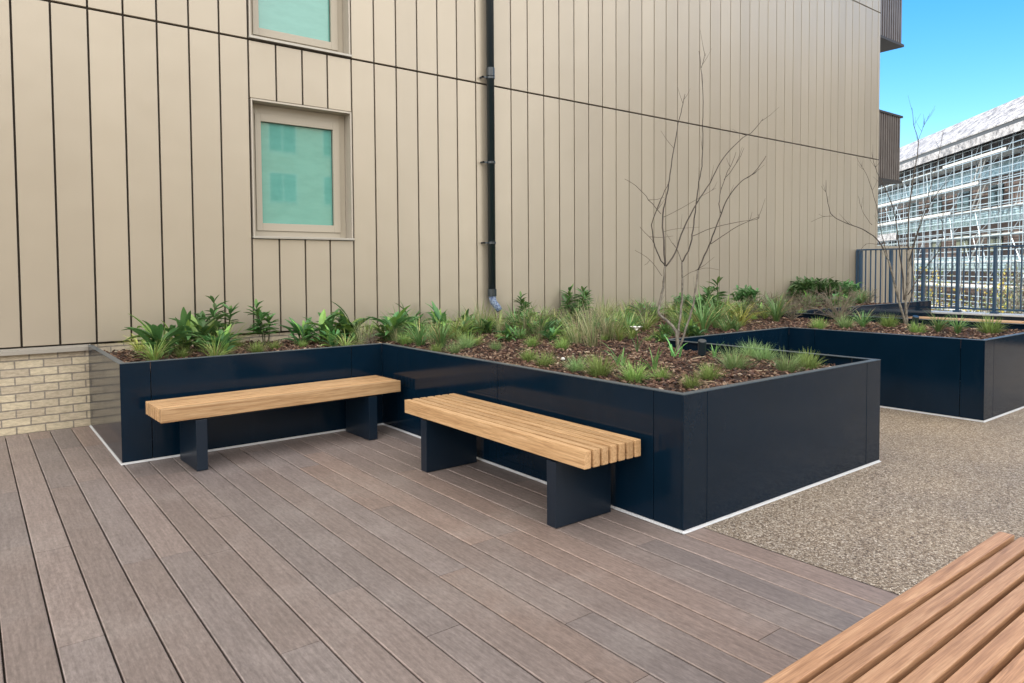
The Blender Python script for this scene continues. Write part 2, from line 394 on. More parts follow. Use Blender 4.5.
balcony(3.62, 5.32, ''); balcony(7.05, 8.9, '')
# low wall of the same cladding that carries on behind the railing
lw = MB()
for k in range(9):
    xx = XE+.02+k*.3035; lw.box(xx, xx+.285, YW+.30, YW+.34, -.5, 2.02, (.44, .38, .3), b=.003)
lw.box(XE, XE+2.75, YW+.345, YW+.5, -4, 2.03, (.4, .35, .28))
o = outward(lw.build('low_clad_wall', CLAD)); tag(o, 'low panelled wall seen through the left end of the blue railing', 'wall')

# down pipe
dp = MB(); px, py = 5.745, YW-.075; rr = .052
dp.tube([(px, py, 1.14), (px, py, 23.9)], rr, 20)
pipe = dp.build('downpipe', BLACKP, bld, smooth=False)
for z in (4.16, 7.5): MB().tube([(px, py, z-.02), (px, py, z+.09)], rr+.007, 24).build('collar', BLACKP, pipe)
for z in (1.13,): MB().tube([(px, py, z), (px, py, z+.1)], rr+.01, 20).build('collar', BLACKP, pipe)
for z in (4.10, 2.95, 1.85, 5.3, 6.4):
    k = MB(); k.tube([(px, py, z), (px, py, z+.03)], rr+.008, 20); k.box(px-.13, px+.0, py+.0, py+.02, z+.004, z+.026); k.box(px-.13, px-.11, py+.0, YW+.02, z+.004, z+.026)
    k.build('bracket', BLACKP, pipe)
sh = MB(); sh.tube([(px, py, 1.13), (px+.01, py-.01, 1.05), (px+.05, py-.05, .98), (px+.07, py-.08, .93)], [.052, .05, .048, .04], 16)
sh.build('shoe', FOIL, pipe, smooth=True)
for p_ in pipe.data.polygons: p_.use_smooth = len(p_.vertices) == 4

# ------------------------------------------------------------------ building behind the camera (mirrored in the glass)
YB = -30.0
ob = thing('apartment_building', 'pale rendered apartment building with regular windows, mirrored in the glass', 'building')
BRICKR = mat('opposite_render', rough=.85, build=lambda t, b: (lambda n: t.links.new(ramp(t, n.outputs[0], [(.3, (.42, .35, .25)), (.7, (.52, .44, .32))]), b.inputs['Base Color']))(noise_n(t, mapped(t), 5, 5)))
DGLASS = mat('dark_glass', (.03, .04, .045), rough=.08)
b = MB(); H2 = 12.5
b.box(-40, 24, YB-10, YB, -4, H2)
b.build('wall', BRICKR, ob)
WFR = mat('white_frame', (.7, .7, .68), rough=.5)
for fl in range(4):
    for i in range(16):
        xx = -36+i*3.7
        z = -.6+fl*3.3
        f = MB(); f.box(xx, xx+1.9, YB+.003, YB+.05, z, z+2.0); wo = f.build('window', WFR, ob)
        f = MB(); f.box(xx+.07, xx+.92, YB+.051, YB+.06, z+.07, z+1.93); f.box(xx+.98, xx+1.83, YB+.051, YB+.06, z+.07, z+1.93); f.build('pane', DGLASS, wo)

# ------------------------------------------------------------------ planters
H = .791
XB, YB1, XC, YD, XEp = .916, 6.126, 3.157, 2.505, 5.509
XG, YF, YG, XH = 7.676, 4.551, 2.522, 10.2
YL3, XFN = 6.2, 15.85
pl = thing('raised_planter', 'navy metal raised planter winding out from the wall, full of bark mulch and plants', 'planter', (0, 0, 0))
def face(ax, fixed, a0, a1, seams, out):
    """panels of a planter side. ax 'x': side runs along x at y=fixed; out = outward sign"""
    cuts = [a0]+[s for s in seams]+[a1]
    for i in range(len(cuts)-1):
        b = MB(); g = .0025
        s0 = cuts[i]+(g if i else 0); s1 = cuts[i+1]-(g if i < len(cuts)-2 else 0)
        lo, hi = (fixed, fixed+.012) if out < 0 else (fixed-.012, fixed)
        if ax == 'x': b.box(s0, s1, lo, hi, .018, H-.004, b=.001)
        else: b.box(lo, hi, s0+(.0118 if not i else 0), s1, .018, H-.004, b=.001)
        b.build('side_panel', NAVY, pl)
    b = MB(); lo, hi = (fixed-.0, fixed+.045) if out < 0 else (fixed-.045, fixed)
    lo, hi = (lo-.002, hi) if out < 0 else (lo, hi+.002)
    e0, e1 = a0-.002, a1+.002
    if ax == 'y': e0 = a0+.044
    if ax == 'x': b.box(e0, e1, lo, hi, H-.004, H+.002, b=.0015)
    else: b.box(lo, hi, e0+.05*0, e1, H-.0045, H+.0015, b=.0015)
    b.build('rim', RIM, pl)
    lo, hi = (fixed-.011, fixed+.03) if out < 0 else (fixed-.03, fixed+.011)
    b = MB()
    if ax == 'x': b.box(a0-.011, a1+.011, lo, hi, .002, .006); b.box(a0, a1, fixed-.0035 if out < 0 else fixed-.02, fixed+.02 if out < 0 else fixed+.0035, .0065, .0175)
    else: b.box(lo, hi, a0-.011, a1+.011, .003, .007); b.box(fixed-.0035 if out < 0 else fixed-.02, fixed+.02 if out < 0 else fixed+.0035, a0, a1, .0075, .0172)
    b.build('base_trim', ALU, pl)
face('y', XB, YB1+.001, YW-.05, [], -1)
face('x', YB1, XB, XC, [1.132, 2.839], -1)
face('y', XC, YD+.001, YB1-.001, [2.724, 4.255, 5.816], -1)
face('x', YD, XC, XEp, [3.37, 5.295], -1)
face('y', XEp, YD+.001, YF-.001, [2.72, 4.3], 1)
face('x', YF, XEp, XG, [5.72, 7.46], -1)
face('y', XG, YG+.001, YF-.001, [2.73, 4.229], -1)
face('x', YG, XG, XH, [7.91, 9.98], -1)
face('y', XH, YG+.001, YL3-.001, [2.73, 4.3, 5.9], 1)
face('x', YL3, XH, XFN, [10.4, 12, 13.6, 15.2], -1)
# soil sheet
sb = MB(); e = .032; zs = .705
for (x0, x1, y0, y1) in ((XB+e, XC+.0, YB1+e, YW-.012), (XC, XEp, YD+e, YW-.012), (XEp, XG, YF+e, YW-.012), (XG, XH, YG+e, YW-.012), (XH, XFN, YL3+e, YW-.012)):
    xa = x0+(e if x0 == XC else 0); xb = x1-(e if x1 in (XEp, XH) else 0)
    nx = max(2, int((xb-xa)/.12)); ny = max(2, int((y1-y0)/.12))
    for i in range(nx):
        for j in range(ny):
            def P(i, j):
                x = xa+(xb-xa)*i/nx; y = y0+(y1-y0)*j/ny
                return (x, y, zs+.018*noise.noise(Vector((x*2.3, y*2.3, 0))))
            sb.face([P(i, j), P(i+1, j), P(i+1, j+1), P(i, j+1)])
    for (p, q) in ():
        pass
# joining strips where the inset of one region leaves a slit
sb.box(XC, XC+e+.002, YB1+e, YW-.012, zs-.03, zs); sb.box(XEp-e-.002, XEp+.001, YF+e, YW-.012, zs-.03, zs-.001); sb.box(XH-e-.002, XH+.001, YL3+e, YW-.012, zs-.03, zs-.001)
sb.build('soil', SOIL, pl)
def inbed(x, y, m=.05):
    if y > YW-.04: return False
    if XB+m < x < XC+m and y > YB1+m: return True
    if XC+m < x < XEp-m and y > YD+m: return True
    if XEp-m <= x <= XG+m and y > YF+m: return True
    if XG+m < x < XH-m and y > YG+m: return True
    if XH-m <= x < XFN-m and y > YL3+m: return True
    return False
def sz_(x, y): return zs+.018*noise.noise(Vector((x*2.3, y*2.3, 0)))
def mulch():
    b = MB(); rnd = random.Random(3); n = 0
    pal = [(.04, .02, .014), (.075, .034, .022), (.12, .058, .038), (.17, .095, .06), (.24, .15, .10), (.34, .24, .165), (.42, .33, .25)]
    wts = [5, 6, 6, 4, 3, 2, .9]
    while n < 27000:
        x = rnd.uniform(XB, XFN); y = rnd.uniform(YD, YW)
        if not inbed(x, y, .045): continue
        d = math.hypot(x, y)
        if rnd.random() > min(1, (6.0/d)**1.6): continue
        n += 1
        L = rnd.uniform(.014, .05)*(1.15 if d > 8 else 1); W = L*rnd.uniform(.22, .5); T = rnd.uniform(.002, .006)
        c = rnd.choices(pal, wts)[0]; g = rnd.uniform(.8, 1.2); c = tuple(v*g for v in c)
        M = Matrix.Translation((x, y, sz_(x, y)+rnd.uniform(.0, .022))) @ Matrix.Rotation(rnd.uniform(0, 6.3), 4, 'Z') @ Matrix.Rotation(rnd.gauss(0, .35), 4, 'Y') @ Matrix.Rotation(rnd.gauss(0, .4), 4, 'X')
        a = L/2; w2 = W/2; k = rnd.uniform(-.3, .3)*a
        top = [(-a, -w2*.6, T), (k, -w2, T*1.5), (a, -w2*.4, T), (a*.8, w2*.7, T), (-a*.7, w2, T)]
        vs = [M @ Vector(p) for p in top]+[M @ Vector((p[0], p[1], -T)) for p in top]
        fs = [(0, 1, 2, 3, 4)]+[(i, i+5, (i+1) % 5+5, (i+1) % 5) for i in range(5)]
        b.raw(vs, fs, c)
    for i in range(230):
        x = rnd.uniform(XC, XG); y = rnd.uniform(YD, YW)
        if not inbed(x, y, .12): continue
        a = rnd.uniform(0, 6.3); L = rnd.uniform(.05, .2); c = rnd.choice([(.36, .27, .17), (.28, .24, .14), (.45, .36, .24), (.16, .1, .06)])
        pts = [Vector((x, y, sz_(x, y)+.02))]
        for q in range(4): a += rnd.gauss(0, .35); pts.append(pts[-1]+Vector((math.cos(a), math.sin(a), rnd.gauss(0, .12)))*L/4)
        w_ = rnd.uniform(.002, .005)
        b.tube(pts, [w_*.6, w_, w_, w_*.8, w_*.3], 4, c)
    o = outward(b.build('bark_mulch', CHIP)); tag(o, 'red brown bark chip mulch covering the planter soil', 'mulch', kind='stuff')
mulch()

# ------------------------------------------------------------------ benches
def make_bench(wood_mat, label, n=7, L=2.0):
    t = thing('timber_bench', label, 'bench', group='slatted timber benches')
    for i in range(n):
        b = MB(); b.box(0, L, 0, .05, 0, .10, b=.004)
        o = b.build('slat', wood_mat, t); o.location = (0, i*.0675, .40)
    for xx in (.24, L-.24-.08):
        b = MB(); b.box(xx, xx+.08, .004, .455, .004, .388, b=.003); b.box(xx-.0, xx+.08, .03, .43, .389, .3985); b.build('leg', NAVY2, t)
    b = MB(); b.box(.33, L-.33, .2, .25, .35, .388); b.build('stretcher', NAVY2, t)
    return t
def copy_tree(o, parent=None):
    c = o.copy(); COL.objects.link(c)
    if parent: c.parent = parent
    for ch in o.children: copy_tree(ch, c)
    return c
b2 = make_bench(WOOD, 'honey timber slatted bench along the long planter side, its seven slat ends facing us')
b2.location = (2.645+.0, 4.77, 0); b2.rotation_euler.z = -math.pi/2
b2.location = (2.645, 2.77, 0); b2.rotation_euler.z = math.pi/2
# local +y must point to +X: mirror by placing origin on the far slat side
b2.location = (2.645+.455, 2.77, 0)
b1 = copy_tree(b2); b1['label'] = 'honey timber slatted bench in the corner beside the brick plinth, left of the other'
b1.location = (1.085, 5.55, 0); b1.rotation_euler.z = R_(2.2)
b3 = copy_tree(b2); b3['label'] = 'reddish timber slatted bench cut off by the bottom right corner of the photo'
for ch in b3.children:
    if ch.name.startswith('slat'):
        ch.data = ch.data.copy(); ch.data.materials[0] = WOOD_RED
b3.location = (1.056, .49, 0); b3.rotation_euler.z = 0
b4 = copy_tree(b2); b4['label'] = 'far timber bench in front of the blue railing, only its top edge showing'
b4.location = (15.15, 4.3, 0)

# ------------------------------------------------------------------ railing
pw = MB(); pw.box(15.98, 16.35, -14.9, YW-.03, -.02, .52); pwo = pw.build('parapet_wall', NAVY2); tag(pwo, 'low dark upstand with a pale coping under the blue railing', 'wall')
c = MB(); c.box(15.95, 16.38, -14.9, YW-.03, .521, .556, b=.004); c.build('coping', ALU, pwo)
rl = thing('metal_railing', 'blue painted metal railing of upright bars along the terrace edge', 'railing', (16.15, 0, .556))
rl.location = (0, 0, 0)
y = 7.813; ys = []
while y > 2.0: ys.append(y); y -= .664
for i, yy in enumerate(ys):
    b = MB(); b.box(16.10, 16.20, yy-.022, yy+.022, .60, 1.87, b=.003); b.box(16.08, 16.22, yy-.06, yy+.06, .557, .60); b.build('post', FENCE, rl)
    for k in range(1, 6):
        q = yy-.664*k/6
        b = MB(); b.box(16.135, 16.165, q-.010, q+.010, .655, 1.872); b.build('baluster', FENCE, rl)
b = MB(); b.box(16.11, 16.19, 1.5, 7.90, 1.873, 1.905, b=.003); b.build('top_rail', FENCE, rl)
b = MB(); b.box(16.13, 16.17, 1.5, 7.90, .62, .654); b.build('bottom_rail', FENCE, rl)
b = MB(); b.box(16.10, 16.20, 7.875, 7.90, .60, 1.872); b.build('post', FENCE, rl)

# ------------------------------------------------------------------ scaffolded building
fa = R_(46); U = Vector((math.sin(fa), math.cos(fa), 0)); NF = Vector((-math.cos(fa), math.sin(fa), 0))  # NF toward us?
P0 = Vector((60*math.sin(R_(73.9)), 60*math.cos(R_(73.9)), 0))
if NF.dot(-P0) < 0: NF = -NF
fb = thing('long_building', 'long brick building under renovation with a white roof behind scaffolding', 'building')
def FM():  # facade frame: local x along U, local y away from us, z up
    M = Matrix((( U.x, -NF.x, 0, P0.x), (U.y, -NF.y, 0, P0.y), (0, 0, 1, 0), (0, 0, 0, 1))); return M
Mf = FM()
def fbox(b, x0, x1, y0, y1, z0, z1, c=None): b.box(x0, x1, y0, y1, z0, z1, c, M=Mf)
BRICKF = mat('brown_brick', rough=.85, build=lambda t, b: (lambda n: t.links.new(ramp(t, n.outputs[0], [(.3, (.075, .055, .05)), (.7, (.14, .105, .092))]), b.inputs['Base Color']))(noise_n(t, mapped(t), 1.2, 6, .7)))
def b_sheet(t, b):
    n = noise_n(t, mapped(t, (1, 1, 1)), 1.3, 10, .95)
    t.links.new(ramp(t, n.outputs[0], [(.42, (.04, .04, .045)), (.48, (.20, .195, .20)), (.53, (.36, .355, .36)), (.62, (.52, .52, .53))]), b.inputs['Base Color'])
    bump(t, b, n.outputs[0], .6, .15)
SHEET = mat('white_sheeting', rough=.5, build=b_sheet)
BLUEGL = mat('pale_blue_glazing', rough=.2, build=lambda t, b: (lambda n: t.links.new(ramp(t, n.outputs[0], [(.35, (.08, .15, .20)), (.6, (.45, .62, .70))]), b.inputs['Base Color']))(noise_n(t, mapped(t), 2.5, 5, .7)))
b = MB(); fbox(b, -45, 70, 2.0, 16, -4, 11.5); b.build('wall', BRICKF, fb)
for z in (1.2, 4.9, 8.6):
    b = MB(); fbox(b, -45, 70, 1.9, 1.995, z, z+1.1); b.build('window', BLUEGL, fb)
for z in (2.6, 6.3):
    for k in range(20):
        xx = -40+k*5.2; b = MB(); fbox(b, xx, xx+2.2, 1.93, 1.998, z, z+1.6); b.build('window', DGLASS, fb)
b = MB()
vs = [(-45, -.5, 11.75), (70, -.5, 11.75), (70, 3.2, 14.6), (-45, 3.2, 14.6), (-45, -.5, 11.65), (70, -.5, 11.65), (70, 16, 14.4), (-45, 16, 14.4)]
vs = [Mf @ Vector(v) for v in vs]
b.raw(vs, [(0, 1, 2, 3), (4, 5, 1, 0), (3, 2, 6, 7), (5, 6, 2, 1), (4, 0, 3, 7), (4, 7, 6, 5)]); outward(b.build('roof', SHEET, fb))
b = MB(); fbox(b, -45, 70, -.45, 1.99, 11.25, 11.64); b.build('gutter', DARKM, fb)
b = MB(); fbox(b, -45, 70, -.55, -.46, 10.75, 11.35); b.build('fascia', SHEET, fb)
b = MB(); fbox(b, -45, 70, 1.7, 1.89, 9.9, 11.2); b.build('upper_cladding', SHEET, fb)
GALV = mat('galvanised_tube', (.38, .46, .52), rough=.4, metal=.5)
BOARDM = mat('scaffold_board', (.42, .43, .42), rough=.7)
sc = thing('scaffolding', 'galvanised tube scaffolding covering the front of the long building', 'scaffolding')
def ft(b, p, q, r): b.tube([Mf @ Vector(p), Mf @ Vector(q)], r, 5, cap=False)
rs = random.Random(11)
for k in range(50):
    xx = -20+k*1.45
    for yy in (0, 1.3):
        b = MB(); ft(b, (xx, yy, -4), (xx, yy, 11.2+rs.uniform(-.3, .6)), .045); b.build('standard', GALV, sc)
lifts = [-2.2, -.2, 1.8, 3.8, 5.8, 7.8, 9.8]
for z in lifts:
    for yy in (0, 1.3):
        for dz_ in (0, .45, .9, 1.35):
            if yy and dz_ > .5: continue
            b = MB(); ft(b, (-21, yy, z+dz_), (52, yy, z+dz_), .035); b.build('ledger', GALV, sc)
    x = -21
    while x < 51:
        L = rs.uniform(6, 16); 
        if rs.random() < .85:
            b = MB(); fbox(b, x, min(x+L, 52), .08, 1.25, z+.05, z+.12); b.build('deck_board', BOARDM, sc)
            if rs.random() < .45: b = MB(); fbox(b, x, min(x+L, 52), -.07, -.045, z+.06, z+.28); b.build('toe_board', BOARDM, sc)
        x += L+.2
for i in range(95):
    z = rs.choice(lifts[1:]); xx = rs.uniform(-18, 36); s = rs.choice((-1, 1))
    b = MB(); ft(b, (xx, -.08, z), (xx+s*rs.uniform(.6, 2.6), -.08+rs.uniform(0, 1.3), z+2), .03); b.build('brace', GALV, sc)
for z in (1.8, 5.8, 7.8):   # stair flights
    b = MB(); ft(b, (7.6, .3, z), (6.0, .3, z+2), .07); ft(b, (8.3, .3, z), (6.7, .3, z+2), .07); b.build('stair_flight', BOARDM, sc)
for (xa, xb, za, zb) in ((24, 44, .2, 1.2), (25, 46, 2.2, 3.0), (22, 44, 4.2, 4.9), (28, 46, 6.3, 7.0)):
    b = MB(); fbox(b, xa, xb, -.16, -.13, za, zb); b.build('sheeting', SHEET, sc)

# ------------------------------------------------------------------ plants
rnd = random.Random(21)
def blade(b, base, az, L, W, lean, droop, c, seg=5, fold=.0, prof=None):
    """a leaf strip rising from base, leaning by `lean` from vertical and bending over by `droop`"""
    base = Vector(base); d = Vector((math.cos(az), math.sin(az), 0)); s = Vector((-d.y, d.x, 0)); p = base.copy(); ang = lean; L_ = []
    for i in range(seg+1):
        t = i/seg
        wd = W*(prof(t) if prof else (1-t)**.6*min(1, .35+t*4))
        L_.append((p-s*wd/2+Vector((0, 0, fold*wd)), p+s*wd/2+Vector((0, 0, fold*wd)), p.copy()))
        st = d*math.sin(ang)+Vector((0, 0, math.cos(ang))); p = p+st*(L/seg); ang += droop/seg
    for i in range(seg):
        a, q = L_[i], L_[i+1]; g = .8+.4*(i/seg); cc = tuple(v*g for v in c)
        if fold: b.face([a[0], a[2], q[2], q[0]], cc); b.face([a[2], a[1], q[1], q[2]], cc)
        else: b.face([a[0], a[1], q[1], q[0]], cc)
LANCE = lambda t: max(.04, math.sin(math.pi*min(1, t*.93+.05))**.8)
def vary(c, k=.25): g = rnd.uniform(1-k, 1+k); h = rnd.uniform(.9, 1.1); return (c[0]*g*h, c[1]*g, c[2]*g)
def m_tuft(c=(.22, .32, .09), n=230, R=.085, L=.11):
    b = MB()
    for i in range(n):
        a = rnd.uniform(0, 6.28); r = R*.35*math.sqrt(rnd.random())
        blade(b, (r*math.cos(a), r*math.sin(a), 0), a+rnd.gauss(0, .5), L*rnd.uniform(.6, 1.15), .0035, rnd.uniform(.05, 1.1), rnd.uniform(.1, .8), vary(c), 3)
    return b
def m_sedge(c=(.24, .33, .09), n=75, L=.32, W=.011, up=.7):
    b = MB()
    for i in range(n):
        a = rnd.uniform(0, 6.28); r = .03*rnd.random()
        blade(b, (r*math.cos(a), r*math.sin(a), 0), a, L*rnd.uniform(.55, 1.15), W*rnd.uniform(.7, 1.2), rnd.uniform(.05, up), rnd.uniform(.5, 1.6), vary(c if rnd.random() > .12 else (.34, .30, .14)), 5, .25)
    return b
def m_broad(c=(.07, .17, .055), n=27, L=.26, W=.05, H_=.12):
    b = MB()
    for i in range(n):
        a = rnd.uniform(0, 6.28); h = rnd.uniform(0, H_); lean = rnd.uniform(.15, 1.1)
        x, y = rnd.gauss(0, .03), rnd.gauss(0, .03)
        b.tube([(x, y, 0), (x+.01, y, h+.02)], .004, 4, (.10, .14, .05), cap=False)
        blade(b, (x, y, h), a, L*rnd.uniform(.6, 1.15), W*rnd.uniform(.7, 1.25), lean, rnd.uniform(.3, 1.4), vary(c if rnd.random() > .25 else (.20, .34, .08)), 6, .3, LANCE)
    for i in range(8):
        blade(b, (rnd.gauss(0, .02), rnd.gauss(0, .02), 0), rnd.uniform(0, 6.28), L*rnd.uniform(.5, .8), W*.5, rnd.uniform(.8, 1.3), .5, vary((.16, .17, .07)), 4, .2, LANCE)
    return b
def m_whorl(c=(.09, .22, .07), stems=4, H_=.36, L=.14, W=.03):
    b = MB()
    for s in range(stems):
        lx, ly = rnd.gauss(0, .07), rnd.gauss(0, .07); h = H_*rnd.uniform(.6, 1.08)
        tip = Vector((lx*1.6, ly*1.6, h)); bs = Vector((lx*.5, ly*.5, 0))
        b.tube([bs, (bs+tip)/2+Vector((.01, 0, 0)), tip], [.006, .005, .004], 5, (.10, .10, .05), cap=False)
        for k in range(24):
            t = rnd.uniform(.3, 1)**.8; p = bs.lerp(tip, t)
            blade(b, p, k*2.4+rnd.gauss(0, .2), L*rnd.uniform(.7, 1.1)*(1.15-.35*t), W, 1.35-1.0*max(0, t-.7)/.3*.8, rnd.uniform(.1, .7), vary(c if rnd.random() > .2 else (.12, .22, .06)), 4, .3, LANCE)
    return b
def m_wispy(c=(.40, .38, .22), n=85, L=.45):
    b = MB()
    for i in range(n):
        a = rnd.uniform(0, 6.28); r = .08*rnd.random()
        blade(b, (r*math.cos(a), r*math.sin(a), 0), a, L*rnd.uniform(.45, 1.1), .005, rnd.uniform(0, .35), rnd.uniform(.1, 1.3), vary(c if rnd.random() > .4 else (.17, .24, .09)), 5)
    return b
def m_shrub(c=(.08, .18, .06), H_=.36, R=.42, n=300):
    b = MB()
    for s in range(12):
        a = rnd.uniform(0, 6.28); q = Vector((R*.7*math.cos(a)*rnd.random(), R*.7*math.sin(a)*rnd.random(), H_*rnd.uniform(.6, 1)))
        b.tube([(0, 0, 0), q*.5+Vector((0, 0, .03)), q], [.006, .004, .002], 4, (.08, .07, .04), cap=False)
        for k in range(n//12):
            p = q*rnd.uniform(.55, 1.0)+Vector((rnd.gauss(0, .03), rnd.gauss(0, .03), rnd.gauss(0, .02)))
            blade(b, p, rnd.uniform(0, 6.28), rnd.uniform(.07, .13), rnd.uniform(.024, .04), rnd.uniform(.5, 1.5), rnd.uniform(.1, .8), vary(c if rnd.random() > .2 else (.09, .17, .05)), 4, .25, LANCE)
    return b
def m_bulb(c=(.15, .34, .10), n=8, L=.18):
    b = MB()
    for i in range(n): blade(b, (rnd.gauss(0, .012), rnd.gauss(0, .012), 0), rnd.uniform(0, 6.28), L*rnd.uniform(.6, 1.1), .016, rnd.uniform(.05, .7), rnd.uniform(.2, 1.2), vary(c), 5, .3)
    return b
def m_twiggy(c=(.20, .17, .13), H_=.32):
    b = MB()
    for s in range(26):
        a = rnd.uniform(0, 6.28); p = Vector((0, 0, 0)); d = Vector((math.cos(a)*rnd.uniform(.1, .9), math.sin(a)*rnd.uniform(.1, .9), 1)).normalized(); pts = [p.copy()]
        for i in range(4):
            d = (d+Vector((rnd.gauss(0, .3), rnd.gauss(0, .3), rnd.gauss(0, .15)))).normalized(); p = p+d*H_/4; pts.append(p.copy())
        b.tube(pts, [.003, .0025, .002, .002, .0015], 4, vary(c), cap=False)
        for k in range(3):
            q = pts[rnd.randint(1, 4)]; b.tube([q, q+Vector((rnd.gauss(0, .05), rnd.gauss(0, .05), rnd.uniform(0, .07)))], .0015, 3, vary(c), cap=False)
        if s % 2: blade(b, pts[rnd.randint(1, 3)], a, .06, .014, .9, .6, vary((.10, .16, .07)), 3, .2, LANCE)
    return b
KN = {}
def kinds():
    def reg(k, f, n=4, m_=LEAF):
        KN[k] = [f().build(k, m_) for _ in range(n)]
        for o in KN[k]: COL.objects.unlink(o)
    reg('grass_tuft', lambda: m_tuft(), 4, LEAFM)
    reg('blue_grass_tuft', lambda: m_tuft((.22, .33, .13), 230, .09, .14), 3, LEAFM)
    reg('sedge_clump', lambda: m_sedge(), 4)
    reg('green_sedge_clump', lambda: m_sedge((.14, .27, .09), 80, .36, .013, .6), 4)
    reg('variegated_sedge', lambda: m_sedge((.42, .45, .11), 70, .30, .013, .9), 2)
    reg('broadleaf_plant', lambda: m_broad(), 5)
    reg('spurge_plant', lambda: m_whorl(), 4)
    reg('dry_grass', lambda: m_wispy(), 3, LEAFM)
    reg('evergreen_shrub', lambda: m_shrub(), 3)
    reg('bulb_shoots', lambda: m_bulb(), 3)
    reg('twiggy_perennial', lambda: m_twiggy(), 3, LEAFM)
kinds()
def plant(kind, x, y, s, label, cat='plant', group=None, hs=1):
    src = KN[kind]; o = bpy.data.objects.new(kind, src[rnd.randrange(len(src))].data); link(o)
    o.location = (x, y, sz_(x, y)-.004); o.scale = (s, s, s*hs); o.rotation_euler = (rnd.gauss(0, .06), rnd.gauss(0, .06), rnd.uniform(0, 6.28))
    tag(o, label, cat, group or KG[kind]); return o
KG = {'grass_tuft': 'small fine grass tufts in the mulch', 'blue_grass_tuft': 'small fine grass tufts in the mulch', 'sedge_clump': 'strappy sedge clumps in the bed', 'green_sedge_clump': 'strappy sedge clumps in the bed',
      'variegated_sedge': 'yellow striped sedge clumps', 'broadleaf_plant': 'broad leaved evergreen plants in the bed', 'spurge_plant': 'upright spurges with whorled leaves', 'dry_grass': 'wispy straw coloured grasses',
      'evergreen_shrub': 'low dark evergreen shrubs along the wall', 'bulb_shoots': 'fresh bulb shoots in the mulch', 'twiggy_perennial': 'grey twiggy perennials in the bed'}
PS = {'grass_tuft': 1.35, 'blue_grass_tuft': 1.12, 'sedge_clump': 1.35, 'green_sedge_clump': 1.3, 'variegated_sedge': 1.4, 'broadleaf_plant': 1.35,
      'spurge_plant': 1.15, 'dry_grass': 1.25, 'evergreen_shrub': 1.0, 'bulb_shoots': 1.2, 'twiggy_perennial': 1.2}
